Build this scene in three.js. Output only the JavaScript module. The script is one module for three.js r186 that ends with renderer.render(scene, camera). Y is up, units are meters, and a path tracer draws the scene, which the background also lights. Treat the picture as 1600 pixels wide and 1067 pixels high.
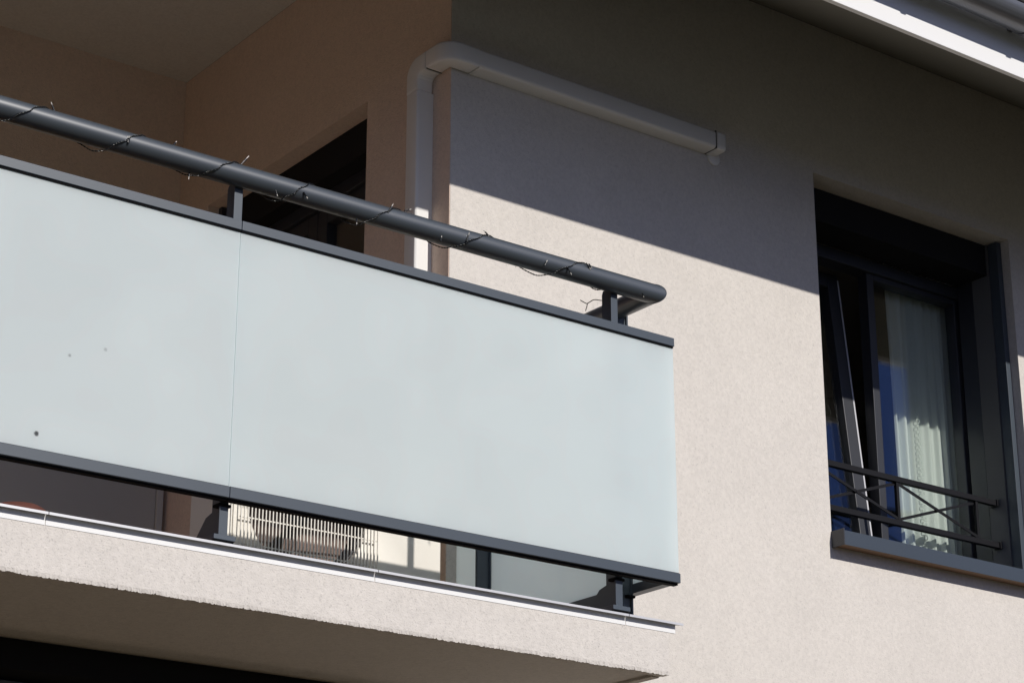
import * as THREE from 'three';
import { RoundedBoxGeometry } from 'three/addons/geometries/RoundedBoxGeometry.js';
import { mergeGeometries, toCreasedNormals } from 'three/addons/utils/BufferGeometryUtils.js';

// ------------------------------------------------------------------ camera, sky, sun, exposure
const scene = new THREE.Scene();
const R = Math.PI / 180;
const camera = new THREE.PerspectiveCamera(17.771, 1024 / 682, 0.1, 600);   // eye height 1.6 m above the ground at y = -1.6
const YAW = 36.764 * R, PITCH = 20.11 * R;
camera.position.set(0, 0, 0);
camera.lookAt(Math.sin(YAW) * Math.cos(PITCH), Math.sin(PITCH), -Math.cos(YAW) * Math.cos(PITCH));
const renderer = new THREE.WebGLRenderer({ antialias: true });
renderer.setSize(1024, 682);
renderer.toneMapping = THREE.LinearToneMapping;
renderer.toneMappingExposure = 1.0;
renderer.shadowMap.enabled = true;

function rng(seed) { let a = seed >>> 0; return () => { a = (a + 0x6D2B79F5) >>> 0; let t = a; t = Math.imul(t ^ (t >>> 15), t | 1); t ^= t + Math.imul(t ^ (t >>> 7), t | 61); return ((t ^ (t >>> 14)) >>> 0) / 4294967296; }; }
// periodic value noise, period in cells
function vnoise(seed) {
  const r = rng(seed), T = new Float32Array(65536); for (let i = 0; i < 65536; i++) T[i] = r();
  return (x, y, px, py = px) => {
    const xi = Math.floor(x), yi = Math.floor(y); let fx = x - xi, fy = y - yi; fx = fx * fx * (3 - 2 * fx); fy = fy * fy * (3 - 2 * fy);
    const m = (v, p) => ((v % p) + p) % p, x0 = m(xi, px), x1 = m(xi + 1, px), y0 = m(yi, py), y1 = m(yi + 1, py);
    const h = (a, b) => T[(a * 251 + b * 4099 + a * b * 7) & 65535];
    return (h(x0, y0) * (1 - fx) + h(x1, y0) * fx) * (1 - fy) + (h(x0, y1) * (1 - fx) + h(x1, y1) * fx) * fy;
  };
}
{ // the sky: blue with loose white clouds
  const W = 1024, H = 512, d = new Float32Array(W * H * 4), n = vnoise(377);
  const fbm = (x, y, p) => { let s = 0, a = 0.5, f = 1; for (let o = 0; o < 6; o++) { s += a * n(x * f, y * f, p * f, 4096); a *= 0.5; f *= 2; } return s; };
  for (let j = 0; j < H; j++) for (let i = 0; i < W; i++) {
    const el = (j + 0.5) / H * 180 - 90, u = i / W, k = (j * W + i) * 4;
    const e = Math.max(0, el) / 90, t = Math.pow(e, 0.55);
    let c = [0.22 * (1 - t) + 0.05 * t, 0.38 * (1 - t) + 0.13 * t, 1.15 * (1 - t) + 0.42 * t];
    if (el > 0) {
      const q = fbm(u * 36, el / 6.5, 36), cl = Math.min(1, Math.max(0, (q - 0.51) * 4.5)) * 0.72;
      c = c.map((v, m) => v * (1 - cl) + [2.4, 2.4, 2.42][m] * cl);
    } else c = [0.16, 0.15, 0.13];
    d[k] = c[0]; d[k + 1] = c[1]; d[k + 2] = c[2]; d[k + 3] = 1;
  }
  const sky = new THREE.DataTexture(d, W, H, THREE.RGBAFormat, THREE.FloatType);
  sky.mapping = THREE.EquirectangularReflectionMapping; sky.magFilter = sky.minFilter = THREE.LinearFilter; sky.wrapS = THREE.RepeatWrapping; sky.needsUpdate = true;
  scene.background = sky; scene.environment = sky;
  scene.backgroundIntensity = 0.42; scene.environmentIntensity = 0.42;
}
const SUN_AZ = 8 * R, SUN_EL = 32.3 * R;                          // azimuth to the right of the facade's normal
const sun = new THREE.DirectionalLight(new THREE.Color(1.0, 0.955, 0.90), 3.9);
sun.target.position.set(4.5, 2.4, -6);
sun.position.set(4.5 + 30 * Math.sin(SUN_AZ) * Math.cos(SUN_EL), 2.4 + 30 * Math.sin(SUN_EL), -6 + 30 * Math.cos(SUN_AZ) * Math.cos(SUN_EL));
sun.castShadow = true; sun.shadow.mapSize.set(4096, 4096); sun.shadow.radius = 1;
Object.assign(sun.shadow.camera, { left: -9, right: 9, top: 9, bottom: -9, near: 1, far: 80 });
scene.add(sun, sun.target);

// ------------------------------------------------------------------ helpers
const taken = {};
const numbered = (n) => { const k = taken[n] = (taken[n] ?? -1) + 1; return k ? `${n}_${String(k).padStart(3, '0')}` : n; };
function mesh(name, geo, mat, parent) {
  const m = new THREE.Mesh(geo, mat); m.name = parent === scene ? numbered(name) : name; m.castShadow = m.receiveShadow = true; parent.add(m); return m;
}
function tag(o, label, category, group) { o.userData.label = label; o.userData.category = category; if (group) o.userData.group = group; return o; }
function thing(name, label, category, pos = [0, 0, 0], group) {
  const g = new THREE.Group(); g.name = numbered(name); g.position.set(...pos); scene.add(g); return tag(g, label, category, group);
}
// metre uv by the dominant direction of each face
function muv(geo) {
  const g = geo.index ? geo.toNonIndexed() : geo, p = g.attributes.position, uv = new Float32Array(p.count * 2);
  const a = new THREE.Vector3(), b = new THREE.Vector3(), c = new THREE.Vector3();
  for (let i = 0; i < p.count; i += 3) {
    a.fromBufferAttribute(p, i); b.fromBufferAttribute(p, i + 1); c.fromBufferAttribute(p, i + 2);
    const n = b.clone().sub(a).cross(c.clone().sub(a)), ax = Math.abs(n.x), ay = Math.abs(n.y), az = Math.abs(n.z);
    [a, b, c].forEach((v, k) => { const s = az >= ax && az >= ay ? [v.x, v.y] : ax >= ay ? [v.z, v.y] : [v.x, v.z]; uv[(i + k) * 2] = s[0]; uv[(i + k) * 2 + 1] = s[1]; });
  }
  g.setAttribute('uv', new THREE.BufferAttribute(uv, 2)); return g;
}
function bx(x0, x1, y0, y1, z0, z1, r = 0) {
  const w = x1 - x0, h = y1 - y0, d = z1 - z0;
  const g = r ? new RoundedBoxGeometry(w, h, d, 2, Math.min(r, w / 2.01, h / 2.01, d / 2.01)) : new THREE.BoxGeometry(w, h, d);
  return muv(g.translate((x0 + x1) / 2, (y0 + y1) / 2, (z0 + z1) / 2));
}
const strip = (g) => { const o = g.index ? g.toNonIndexed() : g; for (const k of Object.keys(o.attributes)) if (!['position', 'normal', 'uv'].includes(k)) o.deleteAttribute(k); return o; };
const join = (...gs) => mergeGeometries(gs.map(strip));
const poly = (pts) => { const s = new THREE.Shape(); pts.forEach(([x, y], i) => i ? s.lineTo(x, y) : s.moveTo(x, y)); return s; };
// shape given in (z, y), extruded along x from x0 to x1
function exX(shape, x0, x1, opt = {}) {
  const b = opt.bevel ?? 0, g = new THREE.ExtrudeGeometry(shape, { depth: x1 - x0 - 2 * b, bevelEnabled: b > 0, bevelSize: b, bevelOffset: -b, bevelThickness: b, bevelSegments: 3, curveSegments: opt.cs ?? 10 });
  g.translate(0, 0, b); g.applyMatrix4(new THREE.Matrix4().set(0, 0, 1, x0, 0, 1, 0, 0, 1, 0, 0, 0, 0, 0, 0, 1));   // (z, y, t) -> (x0 + t, y, z)
  flip(g); return muv(toCreasedNormals(g.deleteAttribute('normal') && g, 0.6));
}
function flip(g) { if (g.index) { const a = g.index.array; for (let i = 0; i < a.length; i += 3) [a[i], a[i + 1]] = [a[i + 1], a[i]]; } else for (const at of Object.values(g.attributes)) { const s = at.itemSize, a = at.array; for (let i = 0; i < at.count; i += 3) for (let k = 0; k < s; k++) { const t = a[i * s + k]; a[i * s + k] = a[(i + 1) * s + k]; a[(i + 1) * s + k] = t; } } return g; }
// shape given in (x, y), extruded along z from z0 (front, larger) backwards to z1
function exZ(shape, z0, z1, opt = {}) {
  const b = opt.bevel ?? 0, g = new THREE.ExtrudeGeometry(shape, { depth: Math.abs(z0 - z1) - 2 * b, bevelEnabled: b > 0, bevelSize: b, bevelOffset: -b, bevelThickness: b, bevelSegments: 3, curveSegments: opt.cs ?? 10 });
  g.translate(0, 0, Math.min(z0, z1) + b); return muv(toCreasedNormals(g, 0.6));
}
// shape given in (x, -z) plan, extruded up from y0 to y1
function exY(shape, y0, y1, opt = {}) {
  const b = opt.bevel ?? 0, g = new THREE.ExtrudeGeometry(shape, { depth: y1 - y0 - 2 * b, bevelEnabled: b > 0, bevelSize: b, bevelOffset: -b, bevelThickness: b, bevelSegments: 3, curveSegments: opt.cs ?? 14 });
  g.rotateX(-Math.PI / 2); g.translate(0, y0 + b, 0); return muv(toCreasedNormals(g, 0.6));
}
const tube = (pts, r, seg = 40, rs = 8, tension = 0.5) => new THREE.TubeGeometry(new THREE.CatmullRomCurve3(pts.map((p) => new THREE.Vector3(...p)), false, 'catmullrom', tension), seg, r, rs, false);
const bar = (a, b, w, d) => {     // flat bar in a plane of constant z
  const dx = b[0] - a[0], dy = b[1] - a[1], g = new THREE.BoxGeometry(Math.hypot(dx, dy), w, d); g.rotateZ(Math.atan2(dy, dx)); g.translate((a[0] + b[0]) / 2, (a[1] + b[1]) / 2, a[2]); return g;
};

// ------------------------------------------------------------------ textures (grain, stains)
function tex(N, fn, srgb, rep) {
  const d = new Uint8Array(N * N * 4);
  for (let j = 0; j < N; j++) for (let i = 0; i < N; i++) { const c = fn(i / N, j / N), k = (j * N + i) * 4; d[k] = c[0]; d[k + 1] = c[1]; d[k + 2] = c[2]; d[k + 3] = 255; }
  const t = new THREE.DataTexture(d, N, N); t.wrapS = t.wrapT = THREE.RepeatWrapping; t.magFilter = THREE.LinearFilter; t.minFilter = THREE.LinearMipmapLinearFilter; t.generateMipmaps = true;
  if (srgb) t.colorSpace = THREE.SRGBColorSpace; t.repeat.set(rep, rep); t.needsUpdate = true; return t;
}
const n1 = vnoise(11), n2 = vnoise(23), n3 = vnoise(37);
const cl8 = (v) => Math.max(0, Math.min(255, Math.round(v)));
// floated mineral render: sand grains with small torn pits
const plasterHeight = (u, v, f) => {
  const a = n1(u * f, v * f, f), b = n2(u * f * 2, v * f * 2, f * 2), c = n3(u * f / 3, v * f / 3, Math.round(f / 3));
  const pit = Math.max(0, n3(u * f * 0.75 + 7, v * f * 1.5, f * 0.75, f * 1.5) - 0.72) * 3.2;
  return 0.5 + (a - 0.5) * 0.55 + (b - 0.5) * 0.4 + (c - 0.5) * 0.25 - pit * 0.7;
};
const bumpFine = tex(1024, (u, v) => { const h = cl8(plasterHeight(u, v, 240) * 255); return [h, h, h]; }, false, 1 / 0.8);
const bumpCoarse = tex(1024, (u, v) => { const h = cl8(plasterHeight(u, v, 220) * 255); return [h, h, h]; }, false, 1 / 0.83);
const grain = (base, pitK) => tex(1024, (u, v) => {
  const F = 440, sp = Math.max(0, n1(u * F, v * F, F) * 0.6 + n2(u * F * 1.5, v * F * 1.5, F * 1.5) * 0.4 - 0.66) * pitK;
  const m = (n3(u * 6, v * 6, 6) - 0.5) * 0.018 + (n2(u * 19, v * 19, 19) - 0.5) * 0.012 + (n1(u * 128, v * 128, 128) - 0.5) * 0.045, s = 1 + m - sp;
  return base.map((b) => cl8(b * s));
}, true, 1 / 1.37);
const lin = (r, g, b) => [r, g, b].map((c) => 255 * (c <= 0.0031308 ? 12.92 * c : 1.055 * c ** (1 / 2.4) - 0.055));

// ------------------------------------------------------------------ materials
const col = (r, g, b) => new THREE.Color().setRGB(r, g, b);
const std = (c, rough = 0.8, o = {}) => new THREE.MeshStandardMaterial({ color: col(...c), roughness: rough, ...o });
const M = {
  render: new THREE.MeshStandardMaterial({ map: grain(lin(0.638, 0.598, 0.548), 0.5), bumpMap: bumpFine, bumpScale: 0.0007, roughness: 0.95 }),
  slabRender: new THREE.MeshStandardMaterial({ map: grain(lin(0.638, 0.598, 0.548), 0.6), bumpMap: bumpCoarse, bumpScale: 0.0007, roughness: 0.95 }),
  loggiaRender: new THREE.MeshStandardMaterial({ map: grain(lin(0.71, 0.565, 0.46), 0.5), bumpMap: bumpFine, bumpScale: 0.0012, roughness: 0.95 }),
  ceiling: new THREE.MeshStandardMaterial({ map: grain(lin(0.60, 0.595, 0.555), 0.5), bumpMap: bumpFine, bumpScale: 0.0006, roughness: 0.95 }),
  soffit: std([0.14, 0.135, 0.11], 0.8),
  whitePaint: std([0.80, 0.80, 0.79], 0.5),
  roof: std([0.14, 0.10, 0.08], 0.9),
  zinc: std([0.20, 0.21, 0.23], 0.42, { metalness: 0.6 }),
  anthracite: new THREE.MeshPhysicalMaterial({ color: col(0.056, 0.071, 0.088), roughness: 0.42, bumpMap: bumpFine, bumpScale: 0.00003 }),
  tubePaint: new THREE.MeshPhysicalMaterial({ color: col(0.048, 0.058, 0.068), roughness: 0.36, ior: 1.8 }),
  sillPaint: std([0.034, 0.048, 0.068], 0.5),
  sillUnder: std([0.20, 0.12, 0.07], 0.7),
  blackIron: new THREE.MeshPhysicalMaterial({ color: col(0.007, 0.007, 0.009), roughness: 0.6, specularIntensity: 0.35 }),
  gasket: new THREE.MeshPhysicalMaterial({ color: col(0.006, 0.006, 0.007), roughness: 0.9, specularIntensity: 0.3 }),
  aluminium: std([0.62, 0.62, 0.63], 0.4, { metalness: 0.3 }),
  duct: std([0.76, 0.745, 0.71], 0.5),
  ductJoint: std([0.05, 0.045, 0.04], 0.9),
  frame: std([0.030, 0.032, 0.038], 0.42),
  greyDoor: std([0.48, 0.475, 0.44], 0.6), greyTrim: std([0.5, 0.5, 0.47], 0.6),
  lining: std([0.11, 0.11, 0.11], 0.8),
  litEdge: std([0.55, 0.55, 0.58], 0.5),
  cream: std([0.72, 0.685, 0.62], 0.45),
  coil: std([0.15, 0.10, 0.08], 0.6),
  fan: std([0.05, 0.05, 0.052], 0.5),
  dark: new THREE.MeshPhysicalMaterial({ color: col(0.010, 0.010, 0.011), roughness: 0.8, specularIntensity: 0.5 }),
  tile: std([0.33, 0.21, 0.12], 0.8),
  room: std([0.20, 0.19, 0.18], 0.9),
  wire: std([0.010, 0.011, 0.010], 0.22),
  bulb: new THREE.MeshPhysicalMaterial({ color: col(0.6, 0.57, 0.5), roughness: 0.15 }),
  salmon: std([0.55, 0.20, 0.15], 0.6),
  bounce_strip: new THREE.MeshStandardMaterial({ map: grain(lin(0.085, 0.055, 0.020), 0.8), roughness: 0.95 }),
  lawn: new THREE.MeshStandardMaterial({ map: grain(lin(0.020, 0.022, 0.008), 0.8), roughness: 0.95 }),
  bark: std([0.10, 0.075, 0.05], 0.95),
  leaf: std([0.045, 0.075, 0.025], 0.7, { side: THREE.DoubleSide }),
  pane: new THREE.MeshPhysicalMaterial({ color: col(0.97, 0.985, 0.975), roughness: 0.0, transmission: 1, thickness: 0, ior: 1.52 }),
  curtain: new THREE.MeshPhysicalMaterial({ color: col(0.92, 0.94, 0.92), roughness: 1, transmission: 0.3, thickness: 0, side: THREE.DoubleSide }),
};
// milky laminated panes: faint blotches in the interlayer and a few specks of dirt
const milk = (spots) => {
  const t = tex(2048, (u, v) => {
    const s = 1 + (n3(u * 20, v * 20, 20) - 0.5) * 0.018 + (n1(u * 56, v * 56, 56) - 0.5) * 0.012; let k = 1;
    for (const [a, b, r, d] of spots) { const q = Math.hypot(u - a, v - b) / r; if (q < 1) k *= 1 - d * Math.min(1, (1 - q) * 3) * (0.6 + 0.4 * n2(u * 200, v * 200, 200)); }
    return lin(0.918, 0.985, 0.985).map((b) => cl8(b * s * k));
  }, true, 1 / 6.4); return t;
};
M.milk = new THREE.MeshPhysicalMaterial({ map: milk([[0.35, 0.2688, 0.0011, 0.75], [0.362, 0.305, 0.0008, 0.25], [0.378, 0.311, 0.0009, 0.2]]), roughness: 0.9, transmission: 0.65, thickness: 0, clearcoat: 1, clearcoatRoughness: 0.02, ior: 1.5 });

// ------------------------------------------------------------------ main measures (metres; eye at the origin)
const ZG = -5.054;            // front plane of the railing
const ZW = -6.254;            // facade
const XC = 4.378;             // corner of the facade and the loggia
const ZB = -8.463;            // back wall of the loggia
const FLOOR = 1.518, CEIL = 4.76, GROUND = -1.6, XL = -0.6, XR = 11.5;
const OX0 = 6.333, OX1 = 7.615, OY0 = 2.372, OY1 = 4.018;   // window opening
const DZ0 = -6.85, DZ1 = -8.18, DY1 = 4.022;                // loggia door opening in the side wall
const TH = 0.366;

// ------------------------------------------------------------------ ground
{
  const g = new THREE.PlaneGeometry(400, 400); g.rotateX(-Math.PI / 2); g.translate(0, GROUND, 100);
  const m = mesh('ground', muv(g), M.lawn, scene); m.userData.kind = 'structure'; m.userData.label = 'dark lawn in front of the building';
  const p = mesh('bounce_strip', bx(XL - 6, XR + 6, GROUND, GROUND + 0.03, ZW, -3.2), M.bounce_strip, scene); p.userData.kind = 'structure'; p.userData.label = 'unseen brown ground strip added to bounce warm light';  // unseen strip added to bounce warm light up under the slab
}
// ------------------------------------------------------------------ the building
const building = thing('apartment_building', 'pale rendered apartment building with a recessed loggia and an overhanging eave', 'building');
{
  const s = poly([[XC, GROUND], [XR, GROUND], [XR, CEIL + 0.3], [XC, CEIL + 0.3]]);
  s.holes.push(new THREE.Path([[OX0, OY0], [OX0, OY1], [OX1, OY1], [OX1, OY0]].map(([x, y]) => new THREE.Vector2(x, y))));
  mesh('front_wall', exZ(s, ZW, ZW - TH), M.render, building);
  const low = bx(XL - 2, XL, GROUND, 1.35, ZW - TH, ZW - 0.004);
  mesh('unseen_lower_wall', join(bx(XL, XC, GROUND, 1.35, ZB - 0.3, ZB), bx(XC, XC + 0.3, GROUND, 1.345, ZB - 0.3, ZW - TH - 0.001)), M.loggiaRender, building);  // unseen wall, set back to lessen and warm the light under the slab
  const left = bx(XL - 2, XL, 1.352, CEIL + 0.3, ZW - TH, ZW);
  mesh('front_wall', join(low, left), M.render, building);
  // side wall of the loggia with the door opening: a skin over the end of the facade and a thick wall behind it
  const sw = poly([[ZB - 0.3, 1.353], [ZW - TH, 1.353], [ZW - TH, CEIL], [ZB - 0.3, CEIL]]);
  sw.holes.push(new THREE.Path([[DZ1, FLOOR], [DZ1, DY1], [DZ0, DY1], [DZ0, FLOOR]].map(([x, y]) => new THREE.Vector2(x, y))));
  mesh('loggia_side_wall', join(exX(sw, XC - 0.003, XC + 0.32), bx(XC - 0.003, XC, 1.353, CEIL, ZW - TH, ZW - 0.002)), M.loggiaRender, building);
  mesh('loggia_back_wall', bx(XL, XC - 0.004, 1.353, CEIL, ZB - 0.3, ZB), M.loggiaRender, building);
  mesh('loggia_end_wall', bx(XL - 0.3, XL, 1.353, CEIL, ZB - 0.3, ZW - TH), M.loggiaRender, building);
  mesh('loggia_ceiling', bx(XL - 0.3, XC - 0.004, CEIL, CEIL + 0.25, ZB - 0.3, ZW - 0.002), M.ceiling, building);
  mesh('loggia_floor', bx(XL, XC - 0.004, 1.40, FLOOR, ZB, ZW), M.tile, building);
  // eave: sloping soffit, white fascia, roof
  const EY = 4.105, EZ = -5.2;
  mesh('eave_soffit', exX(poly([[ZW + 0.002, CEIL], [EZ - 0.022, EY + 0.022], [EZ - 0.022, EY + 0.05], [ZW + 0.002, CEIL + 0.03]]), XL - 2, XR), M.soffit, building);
  mesh('fascia_board', bx(XL - 2, XR, EY, EY + 0.24, EZ - 0.022, EZ, 0.002), M.whitePaint, building);
  mesh('roof', exX(poly([[EZ + 0.05, EY + 0.27], [EZ + 0.05, EY + 0.31], [ZB - 2.2, EY + 0.31 + 3.3], [ZB - 2.2, EY + 0.24], [-6.7, EY + 1.05], [EZ - 0.024, EY + 0.242]].slice(0, 4).concat([[ZB - 2.2, CEIL + 0.9], [-6.7, CEIL + 0.4], [EZ - 0.03, EY + 0.245]])), XL - 2, XR), M.roof, building);
  // room behind window and door
  const rx0 = XC + 0.32, rx1 = 9.2, rz0 = ZW - TH, rz1 = -10.2, ry0 = FLOOR, ry1 = 4.3;
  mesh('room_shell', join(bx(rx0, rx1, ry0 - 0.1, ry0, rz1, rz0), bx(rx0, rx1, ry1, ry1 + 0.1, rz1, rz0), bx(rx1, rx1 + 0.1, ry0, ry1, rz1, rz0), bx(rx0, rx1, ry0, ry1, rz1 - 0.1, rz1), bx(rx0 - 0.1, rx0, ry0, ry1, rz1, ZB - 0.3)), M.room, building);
}
// ---- window in the opening
{
  const lx0 = OX0 + 0.04, lx1 = OX1 - 0.04, top = OY1 - 0.16, z = (d) => ZW - d;
  const win = new THREE.Group(); win.name = 'window'; building.add(win);
  // reveal linings and roller shutter guides
  mesh('reveal_lining', bx(OX1 - 0.04, OX1 - 0.002, OY0 + 0.002, OY1 - 0.002, z(0.208), z(0.103)), M.lining, win);
  mesh('reveal_lining', bx(OX1 - 0.041, OX1 - 0.002, OY0 + 0.002, OY1 - 0.002, z(0.301), z(0.209)), M.frame, win);
  mesh('reveal_lining', bx(OX0 + 0.002, OX0 + 0.04, OY0 + 0.002, OY1 - 0.002, z(0.30), z(0.103)), M.lining, win);
  for (const [a, b] of [[OX1 - 0.034, OX1 - 0.003], [OX0 + 0.003, OX0 + 0.034]]) mesh('shutter_guide', bx(a, b, OY0 + 0.01, OY1 - 0.004, z(0.10), z(0.045), 0.002), M.anthracite, win);
  mesh('shutter_box', bx(lx0 + 0.001, lx1 - 0.001, top, OY1 - 0.003, z(0.298), z(0.11), 0.004), M.dark, win);
  const fw = 0.06, fz0 = z(0.39), fz1 = z(0.302);
  const f = mesh('window_frame', join(bx(lx0, lx0 + fw, OY0, top, fz0, fz1, 0.003), bx(lx0 + fw, OX1 - 0.002, top - fw, top, fz0, fz1, 0.003), bx(lx0 + fw, OX1 - 0.002, OY0, OY0 + fw, fz0, fz1, 0.003)), M.frame, win);
  const xm = 6.965, sash = (x0, x1, y0, y1, s, tilt, light) => {
    const g = new THREE.Group(); g.name = 'sash'; g.position.set(0, y0, z(0.322)); g.rotation.x = tilt; win.add(g);
    const h = y1 - y0, d = 0.06;
    const parts = [bx(x0, x0 + s, 0, h, -d, 0, 0.004), bx(x1 - s, x1, 0, h, -d, 0, 0.004), bx(x0 + s, x1 - s, 0, s, -d, 0, 0.004), bx(x0 + s, x1 - s, h - s, h, -d, 0, 0.004)];
    mesh('sash_frame', join(...parts), M.frame, g);
    for (const zp of [-0.028, -0.048]) mesh('pane', bx(x0 + s - 0.008, x1 - s + 0.008, s - 0.008, h - s + 0.008, zp, zp + 0.004), M.pane, g);
    if (light) mesh('lit_edge_strip', bx(x1 + 0.0005, x1 + 0.010, 0.02, h - 0.02, -0.045, -0.002, 0.002), M.litEdge, g);  // pale strip painted in for the sunlit edge of the stile
  };
  const y0 = OY0 + fw - 0.02, y1 = top - fw + 0.02;
  sash(xm + 0.01, OX1 - 0.004, y0, y1, 0.046, 0, false);
  sash(lx0 + fw - 0.015, xm - 0.045, y0, y1, 0.07, -5.6 * R, true);
  // metal sill
  mesh('window_sill', exX(poly([[z(0.30), OY0 + 0.012], [z(-0.073), OY0], [z(-0.073), OY0 - 0.061], [z(-0.069), OY0 - 0.061], [z(-0.069), OY0 - 0.006], [z(0.30), OY0 + 0.002]]), OX0 - 0.003 + 0.006, 7.9), M.sillPaint, building);
  const sl = building.children[building.children.length - 1];
  mesh('sill_end_cap', bx(OX0 - 0.004, OX0 + 0.002, OY0 - 0.062, OY0 + 0.008, z(-0.001), z(-0.075), 0.001), M.frame, sl);
  mesh('sill_underlay', bx(OX0 + 0.004, 7.9, OY0 - 0.055, OY0 - 0.012, z(-0.001), z(-0.068)), M.sillUnder, sl);
}
// ---- glazed door in the side wall of the loggia
{
  const d = new THREE.Group(); d.name = 'door'; building.add(d);
  const fx0 = XC + 0.16, fx1 = XC + 0.24, zz0 = DZ1 + 0.002, zz1 = DZ0 - 0.002, top = DY1 - 0.16, fw = 0.06, zm = (zz0 + zz1) / 2;
  mesh('shutter_box', bx(XC + 0.08, fx1, top, DY1 - 0.003, zz0, zz1), M.dark, d);
  mesh('door_frame', join(bx(fx0, fx1, FLOOR + 0.002, top, zz1 - fw, zz1, 0.003), bx(fx0, fx1, FLOOR + 0.002, top, zz0, zz0 + fw, 0.003), bx(fx0, fx1, top - fw, top, zz0 + fw, zz1 - fw, 0.003), bx(fx0, fx1, FLOOR + 0.002, FLOOR + 0.05, zz0 + fw, zz1 - fw, 0.003)), M.frame, d);
  for (const [a, b] of [[zz0 + fw, zm - 0.002], [zm + 0.002, zz1 - fw]]) {
    const s = 0.075, y0 = FLOOR + 0.052, y1 = top - fw - 0.002;
    const leaf = mesh('door_leaf', join(bx(fx0 + 0.02, fx1 - 0.005, y0, y1, a, a + s, 0.003), bx(fx0 + 0.02, fx1 - 0.005, y0, y1, b - s, b, 0.003), bx(fx0 + 0.02, fx1 - 0.005, y1 - s, y1, a + s, b - s, 0.003), bx(fx0 + 0.02, fx1 - 0.005, y0, y0 + s, a + s, b - s, 0.003)), M.frame, d);
    mesh('pane', bx(fx0 + 0.045, fx0 + 0.053, y0 + s - 0.008, y1 - s + 0.008, a + s - 0.008, b - s + 0.008), M.pane, leaf);
  }
  for (const a of [DZ0 - 0.031, DZ1 + 0.003]) mesh('shutter_guide', bx(XC + 0.05, XC + 0.11, FLOOR + 0.01, DY1 - 0.004, a, a + 0.028, 0.002), M.frame, d);
}
{ // closed grey panel door in the back wall
  const d = new THREE.Group(); d.name = 'panel_door'; building.add(d);
  const z0 = ZB + 0.0005, x0 = 2.62, x1 = 4.352, y1 = 3.62;
  mesh('door_frame', join(bx(x0, x0 + 0.05, FLOOR + 0.001, y1, z0, z0 + 0.05, 0.003), bx(x1 - 0.03, x1, FLOOR + 0.001, y1, z0, z0 + 0.05, 0.003), bx(x0 + 0.05, x1 - 0.03, y1 - 0.05, y1, z0, z0 + 0.05, 0.003)), M.greyTrim, d);
  const w = (x1 - x0 - 0.08) / 2; for (let i = 0; i < 2; i++) mesh('door_leaf', bx(x0 + 0.051 + i * w, x0 + 0.049 + (i + 1) * w, FLOOR + 0.008, y1 - 0.052, z0, z0 + 0.035, 0.003), M.greyDoor, d);
}
// ------------------------------------------------------------------ balcony slab with a ragged rendered arris and metal edge flashing
const slabRight = 4.381;
const balcony = thing('balcony_slab', 'rendered balcony slab with a bright metal flashing along its top edge', 'balcony');
{
  const r = rng(77), N = 1400, zf = ZG + 0.0015, P = [], idx = [];
  const x0 = XL, x1 = slabRight, rowsTop = 1.512, yb = 1.346;
  const jn = vnoise(91);
  for (let i = 0; i <= N; i++) {
    const x = x0 + (x1 - x0) * i / N, j = (jn(i * 0.9, 3, 4096) - 0.5) * 0.0034 + (jn(i * 0.06, 9, 4096) - 0.5) * 0.0015 + (r() < 0.03 ? 0.003 : 0), k = (jn(i * 0.9, 21, 4096) - 0.5) * 0.003;
    P.push([x, rowsTop, zf], [x, yb + 0.011, zf], [x, yb + j, zf - 0.002 + k], [x, yb + 0.002 + k * 0.3, zf - 0.034], [x, yb + 0.010, zf - 0.036], [x, yb + 0.010, zf - 0.05]);
  }
  for (let i = 0; i < N; i++) for (let k = 0; k < 5; k++) { const a = i * 6 + k, b = a + 1, c = a + 6, d = c + 1; idx.push(a, b, d, a, d, c); }
  const g = new THREE.BufferGeometry(); g.setAttribute('position', new THREE.Float32BufferAttribute(P.flat(), 3)); g.setIndex(idx); g.computeVertexNormals();
  const front = muv(g.toNonIndexed()); front.computeVertexNormals();
  mesh('slab', join(front, bx(x0, x1 - 0.03, yb + 0.0101, rowsTop - 0.002, ZW - 0.002, zf - 0.05), bx(x1 - 0.03, x1, yb + 0.001, rowsTop - 0.002, ZW - 0.002, zf - 0.05), bx(x1 - 0.0305, x1, yb + 0.004, rowsTop - 0.001, zf - 0.05, zf - 0.001)), M.slabRender, balcony);
  mesh('floor_screed', bx(x0, x1, rowsTop, FLOOR - 0.001, ZW + 0.001, ZG - 0.03), M.tile, balcony);
  // flashing: vertical leg, projecting nosing
  const prof = poly([[ZG - 0.06, FLOOR - 0.002], [ZG + 0.021, FLOOR - 0.006], [ZG + 0.021, FLOOR - 0.013], [ZG + 0.018, FLOOR - 0.013], [ZG + 0.017, FLOOR - 0.009], [ZG, FLOOR - 0.009], [ZG - 0.003, FLOOR - 0.007], [ZG - 0.06, FLOOR - 0.0045]]);
  const cuts = [XL, 0.9, 2.28, 3.29, 4.208, 4.428];
  for (let i = 0; i < cuts.length - 1; i++) mesh('edge_flashing', exX(prof, cuts[i] + 0.0012, cuts[i + 1] - 0.0012), M.aluminium, balcony);
  for (let i = 0; i < cuts.length - 1; i++) mesh('flashing_leg', bx(cuts[i] + 0.0012, Math.min(4.408, cuts[i + 1] - 0.0012), 1.481, FLOOR - 0.0095, ZG - 0.003, ZG + 0.003), M.whitePaint, balcony);
}
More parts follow.
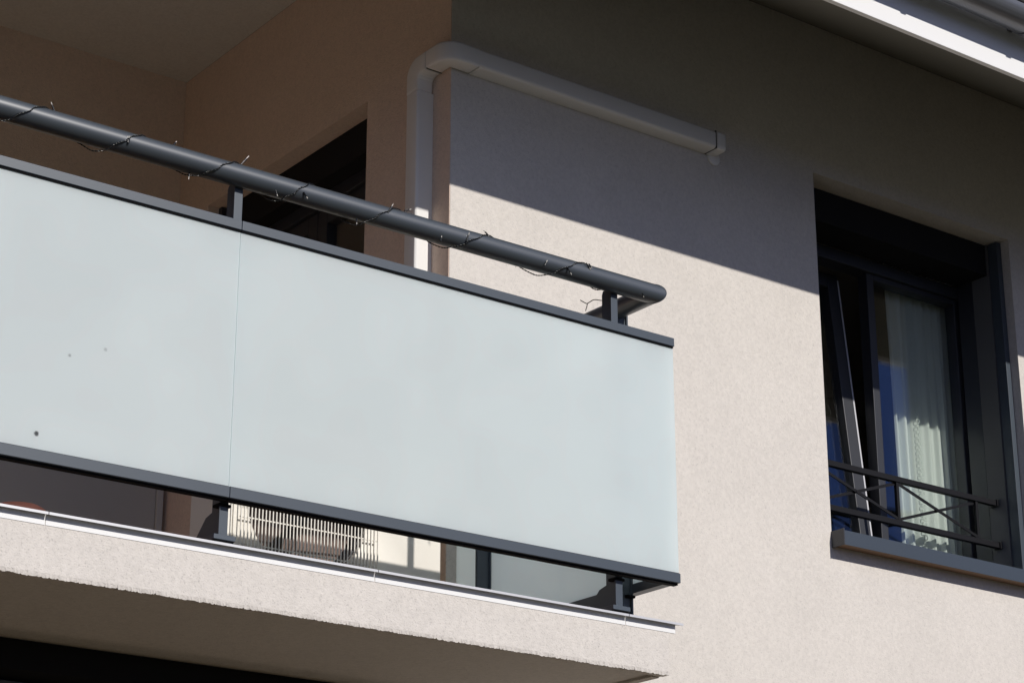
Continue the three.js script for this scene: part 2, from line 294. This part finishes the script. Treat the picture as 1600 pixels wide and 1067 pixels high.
// long dark box filling the dark band beneath the slab
{
  const t = thing('dark_box', 'long dark box beneath the balcony slab', 'casing', [2.2, 1.355, -5.9]);
  mesh('box_body', exX(poly([[-0.16, 0], [0.09, 0], [0.10, -0.03], [0.085, -0.085], [0.03, -0.11], [-0.16, -0.11]]), -2.2, 1.75), M.dark, t);
  mesh('end_cap', exX(poly([[-0.163, 0], [0.092, 0], [0.104, -0.03], [0.088, -0.088], [0.03, -0.114], [-0.163, -0.114]]), 1.7505, 1.765), M.frame, t);
  mesh('front_bar', bx(-2.2, 1.745, -0.145, -0.112, 0.0, 0.05, 0.006), M.lining, t);
}
// ------------------------------------------------------------------ railing
const railing = thing('balcony_railing', 'anthracite metal balcony railing with milky glass panels and a round handrail', 'railing');
{
  const A = M.anthracite, ry = 2.6165, rz = ZG - 0.030, rr = 0.0335, xe = 4.3735;
  // handrail: front tube mitred to the return tube
  const cyl = (n, cut) => { // tube along +x ending at a 45 degree mitre, local axis x
    const seg = 28, P = [], I = [];
    for (let i = 0; i <= seg; i++) { const a = i / seg * 2 * Math.PI, y = Math.cos(a) * rr, z = Math.sin(a) * rr; P.push(-n, y, z, cut * z, y, z); }
    for (let i = 0; i < seg; i++) { const a = i * 2; I.push(a, a + 1, a + 3, a, a + 3, a + 2); }
    const g = new THREE.BufferGeometry(); g.setAttribute('position', new THREE.Float32BufferAttribute(P, 3)); g.setIndex(I); g.computeVertexNormals();
    const c = new Float32Array((seg * 4 + 4)); g.setAttribute('uv', new THREE.BufferAttribute(c, 2)); return g;
  };
  mesh('handrail', cyl(xe - XL, 1).translate(xe, ry, rz), M.tubePaint, railing);
  const rt = cyl(-ZW + rz - 0.004, 1); rt.rotateY(-Math.PI / 2); rt.scale(1, 1, -1); rt.rotateY(0);
  { // return tube along -z
    const L = rz - ZW - 0.004, seg = 28, P = [], I = [];
    for (let i = 0; i <= seg; i++) { const a = i / seg * 2 * Math.PI, y = Math.cos(a) * rr, x = Math.sin(a) * rr; P.push(x, y, -L, x, y, x); }
    for (let i = 0; i < seg; i++) { const a = i * 2; I.push(a, a + 3, a + 1, a, a + 2, a + 3); }
    const g = new THREE.BufferGeometry(); g.setAttribute('position', new THREE.Float32BufferAttribute(P, 3)); g.setIndex(I); g.computeVertexNormals(); g.setAttribute('uv', new THREE.BufferAttribute(new Float32Array((seg + 1) * 4), 2));
    mesh('handrail', g.translate(xe, ry, rz), M.tubePaint, railing);
    // weld collar at the mitre
    const ring = []; for (let i = 0; i <= 40; i++) { const a = i / 40 * 2 * Math.PI; ring.push([xe + Math.sin(a) * (rr + 0.0003), ry + Math.cos(a) * (rr + 0.0003), rz + Math.sin(a) * (rr + 0.0003)]); }
    mesh('weld_seam', tube(ring, 0.0011, 80, 6), A, railing);
  }
  const joints = [XL, 1.19, 2.815, 4.440];
  const capY0 = 2.4375, capY1 = 2.4665, capD = 0.034, brY0 = 1.6465, brY1 = 1.6775, brD = 0.036;
  for (let i = 0; i < 3; i++) {
    const a = joints[i] + (i ? 0.0008 : 0), b = joints[i + 1] - 0.0008;
    const tr = mesh('top_rail', bx(a, b, capY0, capY1, ZG - capD, ZG, 0.0015), A, railing);
    mesh('glazing_gasket', bx(a, b - 0.002, capY0 - 0.005, capY0 - 0.0004, ZG - 0.028, ZG - 0.004), M.gasket, tr);
    const br = mesh('bottom_rail', bx(a, b, brY0, brY1, ZG - brD, ZG, 0.0015), A, railing);
    mesh('glazing_gasket', bx(a, b - 0.002, brY1 + 0.0003, brY1 + 0.002, ZG - 0.028, ZG - 0.004), M.gasket, br);
    mesh('rail_lip', bx(a, b - 0.004, brY0 - 0.006, brY0 - 0.0004, ZG - 0.030, ZG - 0.010), M.gasket, br);
    const gp = new RoundedBoxGeometry(b - a + 0.0002, capY0 - 0.005 - brY1 - 0.0022, 0.010, 1, 0.0008); gp.translate((a + b) / 2, (capY0 - 0.005 + brY1 + 0.002) / 2, ZG - 0.013);
    mesh('glass_panel', muv(gp), M.milk, railing);
  }
  // side return
  { const x1 = 4.4392, x0 = x1 - 0.034, za = ZW + 0.004, zb = ZG - capD - 0.001;
    mesh('top_rail', bx(x0, x1, capY0, capY1, za, zb, 0.0015), A, railing);
    mesh('bottom_rail', bx(x0, x1, brY0, brY1, za, ZG - brD - 0.001, 0.0015), A, railing);
    mesh('glass_panel', bx(x1 - 0.02, x1 - 0.010, brY1 + 0.001, capY0 - 0.001, za, zb - 0.01, 0.0008), M.milk, railing); }
  // posts: T-section with foot gusset and base plate; local: +z outwards, origin at the floor under the flange's outer face
  const post = (pos, turn) => {
    const p = new THREE.Group(); p.name = 'post'; p.position.set(...pos); p.rotation.y = turn; railing.add(p);
    const h = ry - rr * 0.75 - FLOOR;
    mesh('flange', bx(-0.0137, 0.0137, 0.0315, h + 0.012, -0.006, 0, 0.001), A, p);
    mesh('web', exX(poly([[-0.0062, 0.0315], [-0.0062, h + 0.016], [-0.05, h + 0.016], [-0.056, h + 0.004], [-0.056, 0.108], [-0.09, 0.10], [-0.165, 0.0315]]), -0.006, 0.006), A, p);
    mesh('base_plate', bx(-0.034, 0.034, 0.017, 0.031, -0.17, 0.012, 0.0015), A, p);
    mesh('base_shim', bx(-0.031, 0.031, 0.0005, 0.0165, -0.16, 0.006), M.gasket, p);
    mesh('clamp', bx(-0.021, 0.021, brY0 - FLOOR - 0.016, brY0 - FLOOR - 0.007, -0.03, 0.004, 0.003), M.gasket, p);
    mesh('saddle', bx(-0.018, 0.018, h + 0.0165, h + 0.019, -0.04, 0.002), A, p);
    for (const s of [-1, 1]) mesh('bolt', new THREE.CylinderGeometry(0.006, 0.006, 0.008, 6).translate(s * 0.022, 0.0352, -0.12), M.aluminium, p);
  };
  for (const x of [-0.45, 1.425, 2.822, 4.222]) post([x, FLOOR, ZG - 0.042], 0);
  for (const z of [-5.265, -6.035]) post([4.409, FLOOR, z], Math.PI / 2);
}
// ------------------------------------------------------------------ string light wound round the handrail
{
  const t = thing('string_light', 'thin black string light wound round the handrail', 'string light');
  const cy = 2.6165, cz = ZG - 0.030, tr = 0.0335, tops = [1.0, 1.32, 1.62, 1.92, 2.218, 2.516, 2.815, 3.066, 3.374, 3.723, 4.102];
  const r = rng(404), key = [];
  for (let i = 0; i < tops.length - 1; i++) {
    const a = tops[i], L = tops[i + 1] - a;
    for (let k = 0; k < 24; k++) {
      const s = k / 24; // slow under the tube, quick rise over the front
      const ph = 90 + 360 * (s < 0.5 ? s * 1.02 : s < 0.66 ? 0.51 + (s - 0.5) * 0.95 : 0.662 + (s - 0.66) * 0.994);
      const sag = Math.max(0, -Math.sin(ph * R)) ** 4 * 0.010 * (0.4 + ((i * 7) % 5) / 4);
      key.push([a + L * s + Math.sin(k * 1.7 + i) * 0.004, ph * R, sag]);
    }
  }
  key.push([tops[tops.length - 1], 90 * R, 0]);
  for (let k = 1; k < 14; k++) key.push([4.102 + k * 0.004, (90 + k * 14) * R, 0.001]);
  const base = key.map(([x, ph, sag]) => new THREE.Vector3(x, cy + Math.sin(ph) * (tr + 0.0022 + sag), cz + -Math.cos(ph) * -1 * (tr + 0.0022 + sag * 0.3)));
  const curve = new THREE.CatmullRomCurve3(base), N = 2600, fr = curve.getSpacedPoints(N);
  const strand = (off) => {
    const P = [];
    for (let i = 0; i <= N; i++) {
      const p = fr[i], q = fr[Math.min(N, i + 1)], o = fr[Math.max(0, i - 1)], tan = q.clone().sub(o).normalize();
      const rad = new THREE.Vector3(0, p.y - cy, p.z - cz).normalize(), bi = tan.clone().cross(rad), a = i * 0.55 + off;
      P.push(p.clone().addScaledVector(rad, Math.cos(a) * 0.0010).addScaledVector(bi, Math.sin(a) * 0.0011));
    }
    return new THREE.TubeGeometry(new THREE.CatmullRomCurve3(P), N * 2, 0.0012, 5, false);
  };
  mesh('wire', strand(0), M.wire, t); mesh('wire', strand(Math.PI), M.wire, t);
  // lamps: [base x, base y, base z offset, tip dx, dy, dz]
  const lamps = [];
  const F = (px, py, z) => { // ray of a photo pixel met with the plane at depth z
    const f = 3412.5, fw = [Math.sin(YAW) * Math.cos(PITCH), Math.sin(PITCH), -Math.cos(YAW) * Math.cos(PITCH)], rt = [Math.cos(YAW), 0, Math.sin(YAW)];
    const up = [rt[1] * fw[2] - rt[2] * fw[1], rt[2] * fw[0] - rt[0] * fw[2], rt[0] * fw[1] - rt[1] * fw[0]];
    const d = [0, 1, 2].map((i) => fw[i] + rt[i] * (px - 800) / f - up[i] * (py - 533.5) / f); return d.map((v) => v * z / d[2]);
  };
  const zf = cz + 0.034, zt = cz + 0.012;
  for (const [ax, ay, bx_, by, z] of [[84, 174, 79, 160, zt], [200, 224, 202, 213, zf], [199, 223, 199, 213, zf], [270, 227, 275, 221, cz], [296, 265, 294, 280, cz], [376, 257, 388, 244, zt], [430, 297, 433, 306, zf], [474, 300, 480, 310, zf], [557, 341, 557, 350, zt], [606, 332, 614, 319, zf], [632, 329, 642, 327, zt], [688, 377, 690, 369, zf], [729, 376, 733, 364, zf], [763, 368, 756, 360, zt], [806, 408, 806, 417, cz], [851, 415, 855, 407, zf], [887, 418, 893, 429, zf], [916, 411, 923, 421, zf], [920, 412, 925, 419, zf], [6, 183, 5, 190, cz], [1004, 458, 1006, 464, zf]]) {
    const a = F(ax, ay, z), b = F(bx_, by, z + (r() - 0.5) * 0.006), va = new THREE.Vector3(...a), vb = new THREE.Vector3(...b), m = va.clone().lerp(vb, 0.72);
    const bulb = mesh('lamp', new THREE.TubeGeometry(new THREE.LineCurve3(va, m), 1, 0.0024, 7, false), M.wire, t);
    const cap = new THREE.CapsuleGeometry(0.0014, Math.max(0.003, m.distanceTo(vb)), 3, 7), q = new THREE.Quaternion().setFromUnitVectors(new THREE.Vector3(0, 1, 0), vb.clone().sub(m).normalize());
    cap.applyQuaternion(q); cap.translate(...m.clone().lerp(vb, 0.5).toArray()); mesh('bulb', cap, M.bulb, bulb);
  }
  // loose end hanging at the side return
  const onX = (px, py, X) => { const q = F(px, py, -1); return q.map((v) => v * X / q[0]); };
  mesh('wire', tube([[940, 469.5], [928, 468.5], [918, 474], [914, 473], [907, 469]].map(([a, b]) => onX(a, b, 4.355)), 0.0017, 30, 6), M.wire, t);
  mesh('wire', tube([[918, 474], [917, 479], [915, 486]].map(([a, b]) => onX(a, b, 4.355)), 0.0016, 12, 6), M.wire, t);
}
// ------------------------------------------------------------------ pipe trunking on the wall
{
  const t = thing('pipe_trunking', 'cream plastic pipe trunking bent round the wall corner and running down beside the door', 'trunking');
  const y0 = 3.928, y1 = 4.008, pr = 0.075, b = 0.014, Z = ZW + 0.001;
  mesh('trunking', exX(rounded(Z, Z + pr, y0, y1, 0.016), 4.462, 5.690), M.duct, t);
  mesh('joint', bx(5.6905, 5.6945, y0 - 0.001, y1 + 0.001, Z, Z + pr + 0.001), M.ductJoint, t);
  mesh('end_cap', exX(rounded(Z, Z + pr + 0.003, y0 - 0.003, y1 + 0.003, 0.018), 5.695, 5.748, { bevel: 0.008 }), M.duct, t);
  { const s = new THREE.Shape(); s.absarc(5.738, 3.918, 0.032, 0, Math.PI * 2); mesh('wall_flange', exZ(s, Z + 0.010, Z, { bevel: 0.002, cs: 24 }), M.duct, t); }
  // outer corner elbow, plan (x, -z)
  { const s = new THREE.Shape(), X = XC - 0.004, q = pr + 0.002; s.moveTo(4.461, -Z); s.lineTo(4.461, -(Z + q)); s.lineTo(X, -(Z + q)); s.absarc(X, -Z, q, -Math.PI / 2, -Math.PI, true); s.lineTo(X - q, 6.314); s.lineTo(X, 6.314); s.lineTo(X, -Z); s.closePath();
    mesh('corner_elbow', exY(s, y0 - 0.002, y1 + 0.002, { bevel: 0.013, cs: 20 }), M.duct, t); }
  mesh('joint', bx(XC - 0.0755, XC - 0.004, y0 + 0.001, y1 - 0.001, -6.3175, -6.3145), M.ductJoint, t);
  { const s = new THREE.Shape(); s.moveTo(-6.318, y1 + 0.002); s.lineTo(-6.372, y1 + 0.002); s.absarc(-6.372, y0, 0.082, Math.PI / 2, Math.PI, false); s.lineTo(-6.454, 3.862); s.lineTo(-6.370, 3.862); s.lineTo(-6.370, 3.905); s.quadraticCurveTo(-6.366, 3.924, -6.345, y0 - 0.002); s.lineTo(-6.318, y0 - 0.002); s.closePath();
    mesh('flat_elbow', exX(s, XC - 0.004 - pr - 0.002, XC - 0.0035, { bevel: 0.013, cs: 20 }), M.duct, t); }
  { const sh = new THREE.Shape(); const xa = XC - 0.004 - pr, xb = XC - 0.0035, rr = 0.012; sh.moveTo(xb, 6.452); sh.lineTo(xa + rr, 6.452); sh.quadraticCurveTo(xa, 6.452, xa, 6.452 - rr); sh.lineTo(xa, 6.372 + rr); sh.quadraticCurveTo(xa, 6.372, xa + rr, 6.372); sh.lineTo(xb, 6.372); sh.closePath();
    mesh('trunking', exY(sh, 2.30, 3.8615), M.duct, t); }
  function rounded(za, zb, a, c, r) { const s = new THREE.Shape(); s.moveTo(za, a); s.lineTo(zb - r, a); s.quadraticCurveTo(zb, a, zb, a + r); s.lineTo(zb, c - r); s.quadraticCurveTo(zb, c, zb - r, c); s.lineTo(za, c); s.closePath(); return s; }
}
// ------------------------------------------------------------------ gutter on the fascia
{
  const t = thing('rain_gutter', 'half round grey metal rain gutter under the roof edge', 'gutter', [0, 4.33, -5.105]);
  const half = (ro, ri, a0 = Math.PI, a1 = 2 * Math.PI) => { const s = new THREE.Shape(); s.absarc(0, 0, ro, a0, a1, false); s.absarc(0, 0, ri, a1, a0, true); s.closePath(); return s; };
  const cuts = [XL - 2, 3.6, 5.62, 8.3, XR];
  for (let i = 0; i < 4; i++) mesh('trough', exX(half(0.075, 0.0735), cuts[i] + 0.001, cuts[i + 1] - 0.001, { cs: 30 }), M.zinc, t);
  mesh('front_bead', new THREE.CylinderGeometry(0.008, 0.008, XR - XL + 2, 14).rotateZ(Math.PI / 2).translate((XR + XL - 2) / 2, 0.004, 0.077), M.zinc, t);
  for (let x = 5.832 - 0.618 * 12; x < XR; x += 0.618) {
    const b = mesh('bracket', exX(half(0.081, 0.0755, Math.PI, 2 * Math.PI), x - 0.013, x + 0.013, { cs: 24 }), M.zinc, t);
    mesh('bracket_stem', bx(x - 0.013, x + 0.013, -0.03, 0.01, -0.0945, -0.0815), M.zinc, b);
  }
}
// ------------------------------------------------------------------ air conditioner on the balcony
{
  const t = thing('air_conditioner', 'cream outdoor air conditioner unit with a barred fan grille', 'air conditioner', [3.79, FLOOR, ZG - 1.0]);
  const w = 0.425, y0 = 0.17, y1 = 0.75, d = 0.25, fx = -0.118, fy = 0.472, fr = 0.232;
  { // front panel with the round fan opening, corners rounded
    const s = new THREE.Shape(), r = 0.03; s.moveTo(-w + r, y0); s.lineTo(w - r, y0); s.quadraticCurveTo(w, y0, w, y0 + r); s.lineTo(w, y1 - r); s.quadraticCurveTo(w, y1, w - r, y1); s.lineTo(-w + r, y1); s.quadraticCurveTo(-w, y1, -w, y1 - r); s.lineTo(-w, y0 + r); s.quadraticCurveTo(-w, y0, -w + r, y0);
    const h = new THREE.Path(); h.absarc(fx, fy, fr, 0, Math.PI * 2, true); s.holes.push(h);
    mesh('front_panel', exZ(s, 0, -0.03, { bevel: 0.006, cs: 40 }), M.cream, t);
  }
  const cab = mesh('cabinet', join(bx(-w, -w + 0.004, y0 + 0.004, y1 - 0.004, -d, -0.0302), bx(w - 0.004, w, y0 + 0.004, y1 - 0.004, -d, -0.0302), bx(-w, w, y1 - 0.004, y1, -d, -0.0302), bx(-w, w, y0, y0 + 0.004, -d, -0.0302)), M.cream, t);
  for (const x of [-0.414, -0.405]) mesh('panel_rib', bx(x, x + 0.004, y0 + 0.02, y1 - 0.02, 0.0002, 0.006, 0.001), M.cream, t);
  mesh('coil', bx(-w + 0.005, w - 0.005, y0 + 0.005, y1 - 0.005, -d, -d + 0.03), M.coil, t);
  { const ring = new THREE.Shape(); ring.absarc(fx, fy, fr, 0, Math.PI * 2, false); const h = new THREE.Path(); h.absarc(fx, fy, fr - 0.004, 0, Math.PI * 2, true); ring.holes.push(h); mesh('fan_shroud', exZ(ring, -0.031, -0.11, { cs: 40 }), M.fan, t); }
  const fan = mesh('fan', new THREE.CylinderGeometry(0.05, 0.055, 0.06, 24).rotateX(Math.PI / 2).translate(fx, fy, -0.09), M.fan, t);
  for (let k = 0; k < 3; k++) { const s = new THREE.Shape(), a = k * 2.094 + 0.4; s.absarc(0, 0, 0.21, a, a + 1.5, false); s.absarc(0, 0, 0.052, a + 1.7, a + 0.2, true); s.closePath(); const g = exZ(s, 0.003, -0.003, { cs: 14 }); const p = g.attributes.position; for (let i = 0; i < p.count; i++) { const an = Math.atan2(p.getY(i), p.getX(i)) - a; p.setZ(i, p.getZ(i) + Math.sin(an) * 0.02); } g.translate(fx, fy, -0.085); mesh('blade', g, M.coil, fan); }
  // barred guard
  const gx0 = -0.384, gx1 = 0.149, gy0 = 0.235, gy1 = 0.712, zz = 0.020;
  const nb = 41, vb = new THREE.BoxGeometry(0.0036, gy1 - gy0, 0.004);
  for (let i = 0; i < nb; i++) { const m = mesh('grille_bar', vb, M.cream, t); m.position.set(gx0 + (gx1 - gx0) * i / (nb - 1), (gy0 + gy1) / 2, zz); }
  const hb = new THREE.BoxGeometry(gx1 - gx0 + 0.004, 0.0042, 0.0045);
  for (const y of [gy0, 0.305, 0.394, 0.484, 0.573, 0.662, gy1]) { const m = mesh('grille_cross_bar', hb, M.cream, t); m.position.set((gx0 + gx1) / 2, y, zz - 0.0046); }
  for (const x of [-0.33, 0.1]) for (const y of [gy0, gy1]) mesh('grille_stud', new THREE.CylinderGeometry(0.004, 0.004, zz, 8).rotateX(Math.PI / 2).translate(x, y, zz / 2 - 0.004), M.cream, t);
  for (const x of [-0.28, 0.28]) mesh('foot', bx(x - 0.03, x + 0.03, 0.0005, y0 - 0.001, -d - 0.02, 0.02, 0.006), M.gasket, t);
}
// ------------------------------------------------------------------ small things on the balcony floor
{
  const pts = [[0, 0.137], [0.035, 0.136], [0.062, 0.131], [0.076, 0.122], [0.082, 0.108], [0.088, 0.08], [0.096, 0.03], [0.104, 0.026], [0.106, 0.001]].map(([x, y]) => new THREE.Vector2(x, y)).reverse();
  const m = mesh('upturned_pot', new THREE.LatheGeometry(pts, 36), M.salmon, scene); m.position.set(2.40, FLOOR + 0.0005, -5.5);
  tag(m, 'salmon rounded pot upside down on the balcony floor behind the railing', 'pot');
}
{
  const t = thing('garden_chair', 'dark garden chair standing on the balcony near the salmon pot', 'chair', [1.72, FLOOR, -6.25]);
  mesh('seat', bx(-0.22, 0.22, 0.43, 0.455, -0.21, 0.21, 0.008), M.dark, t);
  mesh('backrest', bx(-0.21, 0.21, 0.58, 0.86, -0.225, -0.205, 0.008), M.dark, t);
  for (const x of [-0.2, 0.2]) { mesh('leg', bx(x - 0.014, x + 0.014, 0.0005, 0.86, -0.245, -0.2255, 0.004), M.dark, t); mesh('leg', bx(x - 0.014, x + 0.014, 0.0005, 0.429, 0.18, 0.208, 0.004), M.dark, t); }
}
// ------------------------------------------------------------------ guard rail in the window opening
{
  const t = thing('window_guard', 'low black metal guard rail of crossed bars in the window opening', 'guard rail');
  const z = ZW - 0.165, xa = OX0 + 0.042, xb = OX1 - 0.042, yt = 2.748, yb = 2.548, ups = [6.405, 6.919, 7.433];
  mesh('top_rail', bx(xa, xb, yt - 0.013, yt + 0.013, z - 0.012, z + 0.012, 0.002), M.blackIron, t);
  mesh('bottom_rail', bx(xa, xb, yb - 0.013, yb + 0.013, z - 0.012, z + 0.012, 0.002), M.blackIron, t);
  for (const x of ups) mesh('upright', bx(x - 0.008, x + 0.008, yb + 0.0135, yt - 0.0135, z - 0.008, z + 0.008, 0.001), M.blackIron, t);
  for (let i = 0; i < 2; i++) {
    const a = ups[i] + 0.010, b = ups[i + 1] - 0.010, lo = yb + 0.020, hi = yt - 0.020;
    mesh('diagonal_bar', muv(bar([a, hi, z + 0.0045], [b, lo], 0.013, 0.005)), M.blackIron, t);
    mesh('diagonal_bar', muv(bar([a, lo, z - 0.0045], [b, hi], 0.013, 0.005)), M.blackIron, t);
    mesh('rivet', new THREE.CylinderGeometry(0.006, 0.006, 0.018, 10).rotateX(Math.PI / 2).translate((a + b) / 2, (lo + hi) / 2, z), M.blackIron, t);
  }
  for (const [x, s] of [[xb, 1], [xa, -1]]) for (const y of [yt, yb]) mesh('fixing_plate', bx(x - 0.012 * (s > 0), x + 0.012 * (s < 0), y - 0.017, y + 0.017, z - 0.02, z + 0.02, 0.002), M.blackIron, t);
}
// ------------------------------------------------------------------ curtain behind the window
{
  const t = thing('curtain', 'white sheer curtain gathered behind the window panes', 'curtain');
  const nx = 150, ny = 30, x0 = 7.20, x1 = 7.78, y0 = FLOOR + 0.02, y1 = 4.2, g = new THREE.PlaneGeometry(1, 1, nx, ny), p = g.attributes.position;
  for (let i = 0; i < p.count; i++) { const u = p.getX(i) + 0.5, v = p.getY(i) + 0.5, a = 0.013 + 0.005 * Math.sin(u * 9); p.setXYZ(i, x0 + (x1 - x0) * u + 0.008 * Math.sin(v * 4 + u * 12), y0 + (y1 - y0) * v, ZW - 0.425 + a * Math.sin(u * 52 + Math.sin(v * 3) * 0.5) + 0.005 * Math.sin(u * 117)); }
  g.computeVertexNormals(); mesh('sheer', g, M.curtain, t);
  const lace = []; for (let i = 0; i < 90; i++) { const y = y0 + (y1 - y0) * i / 90; lace.push(new THREE.TorusGeometry(0.011, 0.0022, 4, 9).translate(x0 + 0.14 + 0.008 * Math.sin(i / 90 * 4), y, ZW - 0.425 + 0.025)); }
  mesh('lace_edge', join(...lace), M.curtain, t);
  mesh('curtain_rod', new THREE.CylinderGeometry(0.01, 0.01, 1.9, 12).rotateZ(Math.PI / 2).translate(6.97, 4.205, ZW - 0.425), M.dark, t);
}
// ------------------------------------------------------------------ trees across the street, mirrored in the panes
function tree(pos, h, crownR, seed, label, conifer) {
  const t = thing(conifer ? 'conifer_tree' : 'broadleaf_tree', label, 'tree', pos), r = rng(seed);
  const trunk = [new THREE.CylinderGeometry(0.06, 0.24, h * 0.8, 9).translate(0, h * 0.4, 0)];
  for (let k = 0; k < 9; k++) { const b = new THREE.CylinderGeometry(0.02, 0.07, crownR * 0.9, 6).translate(0, crownR * 0.45, 0); b.rotateZ(0.9); b.rotateY(k * 2.4); b.translate(0, h * (0.35 + k * 0.05), 0); trunk.push(b); }
  mesh('trunk', join(...trunk), M.bark, t);
  const P = [], n = 7000;
  for (let i = 0; i < n; i++) {
    const v = Math.pow(r(), 0.8), y = h * (0.22 + 0.78 * v), R0 = conifer ? crownR * (1 - v) * (0.75 + 0.35 * Math.sin(v * 40)) + 0.1 : crownR * Math.sqrt(Math.max(0.02, 1 - (v * 2 - 1) ** 2)) * (0.8 + 0.3 * Math.sin(i % 13));
    const a = r() * 6.283, q = R0 * Math.sqrt(r()), c = [Math.cos(a) * q, y, Math.sin(a) * q], s = 0.10 + r() * 0.14;
    for (let k = 0; k < 3; k++) P.push(c[0] + (r() - 0.5) * 2 * s, c[1] + (r() - 0.5) * 2 * s, c[2] + (r() - 0.5) * 2 * s);
  }
  const g = new THREE.BufferGeometry(); g.setAttribute('position', new THREE.Float32BufferAttribute(P, 3)); g.computeVertexNormals();
  mesh('crown', g, M.leaf, t);
}
tree([24.5, GROUND, 11.5], 9.2, 1.7, 61, 'tall narrow dark conifer standing across the street', true);
tree([11.5, GROUND, 18.5], 10.8, 3.0, 62, 'broad leafy green tree standing across the street', false);

renderer.render(scene, camera);
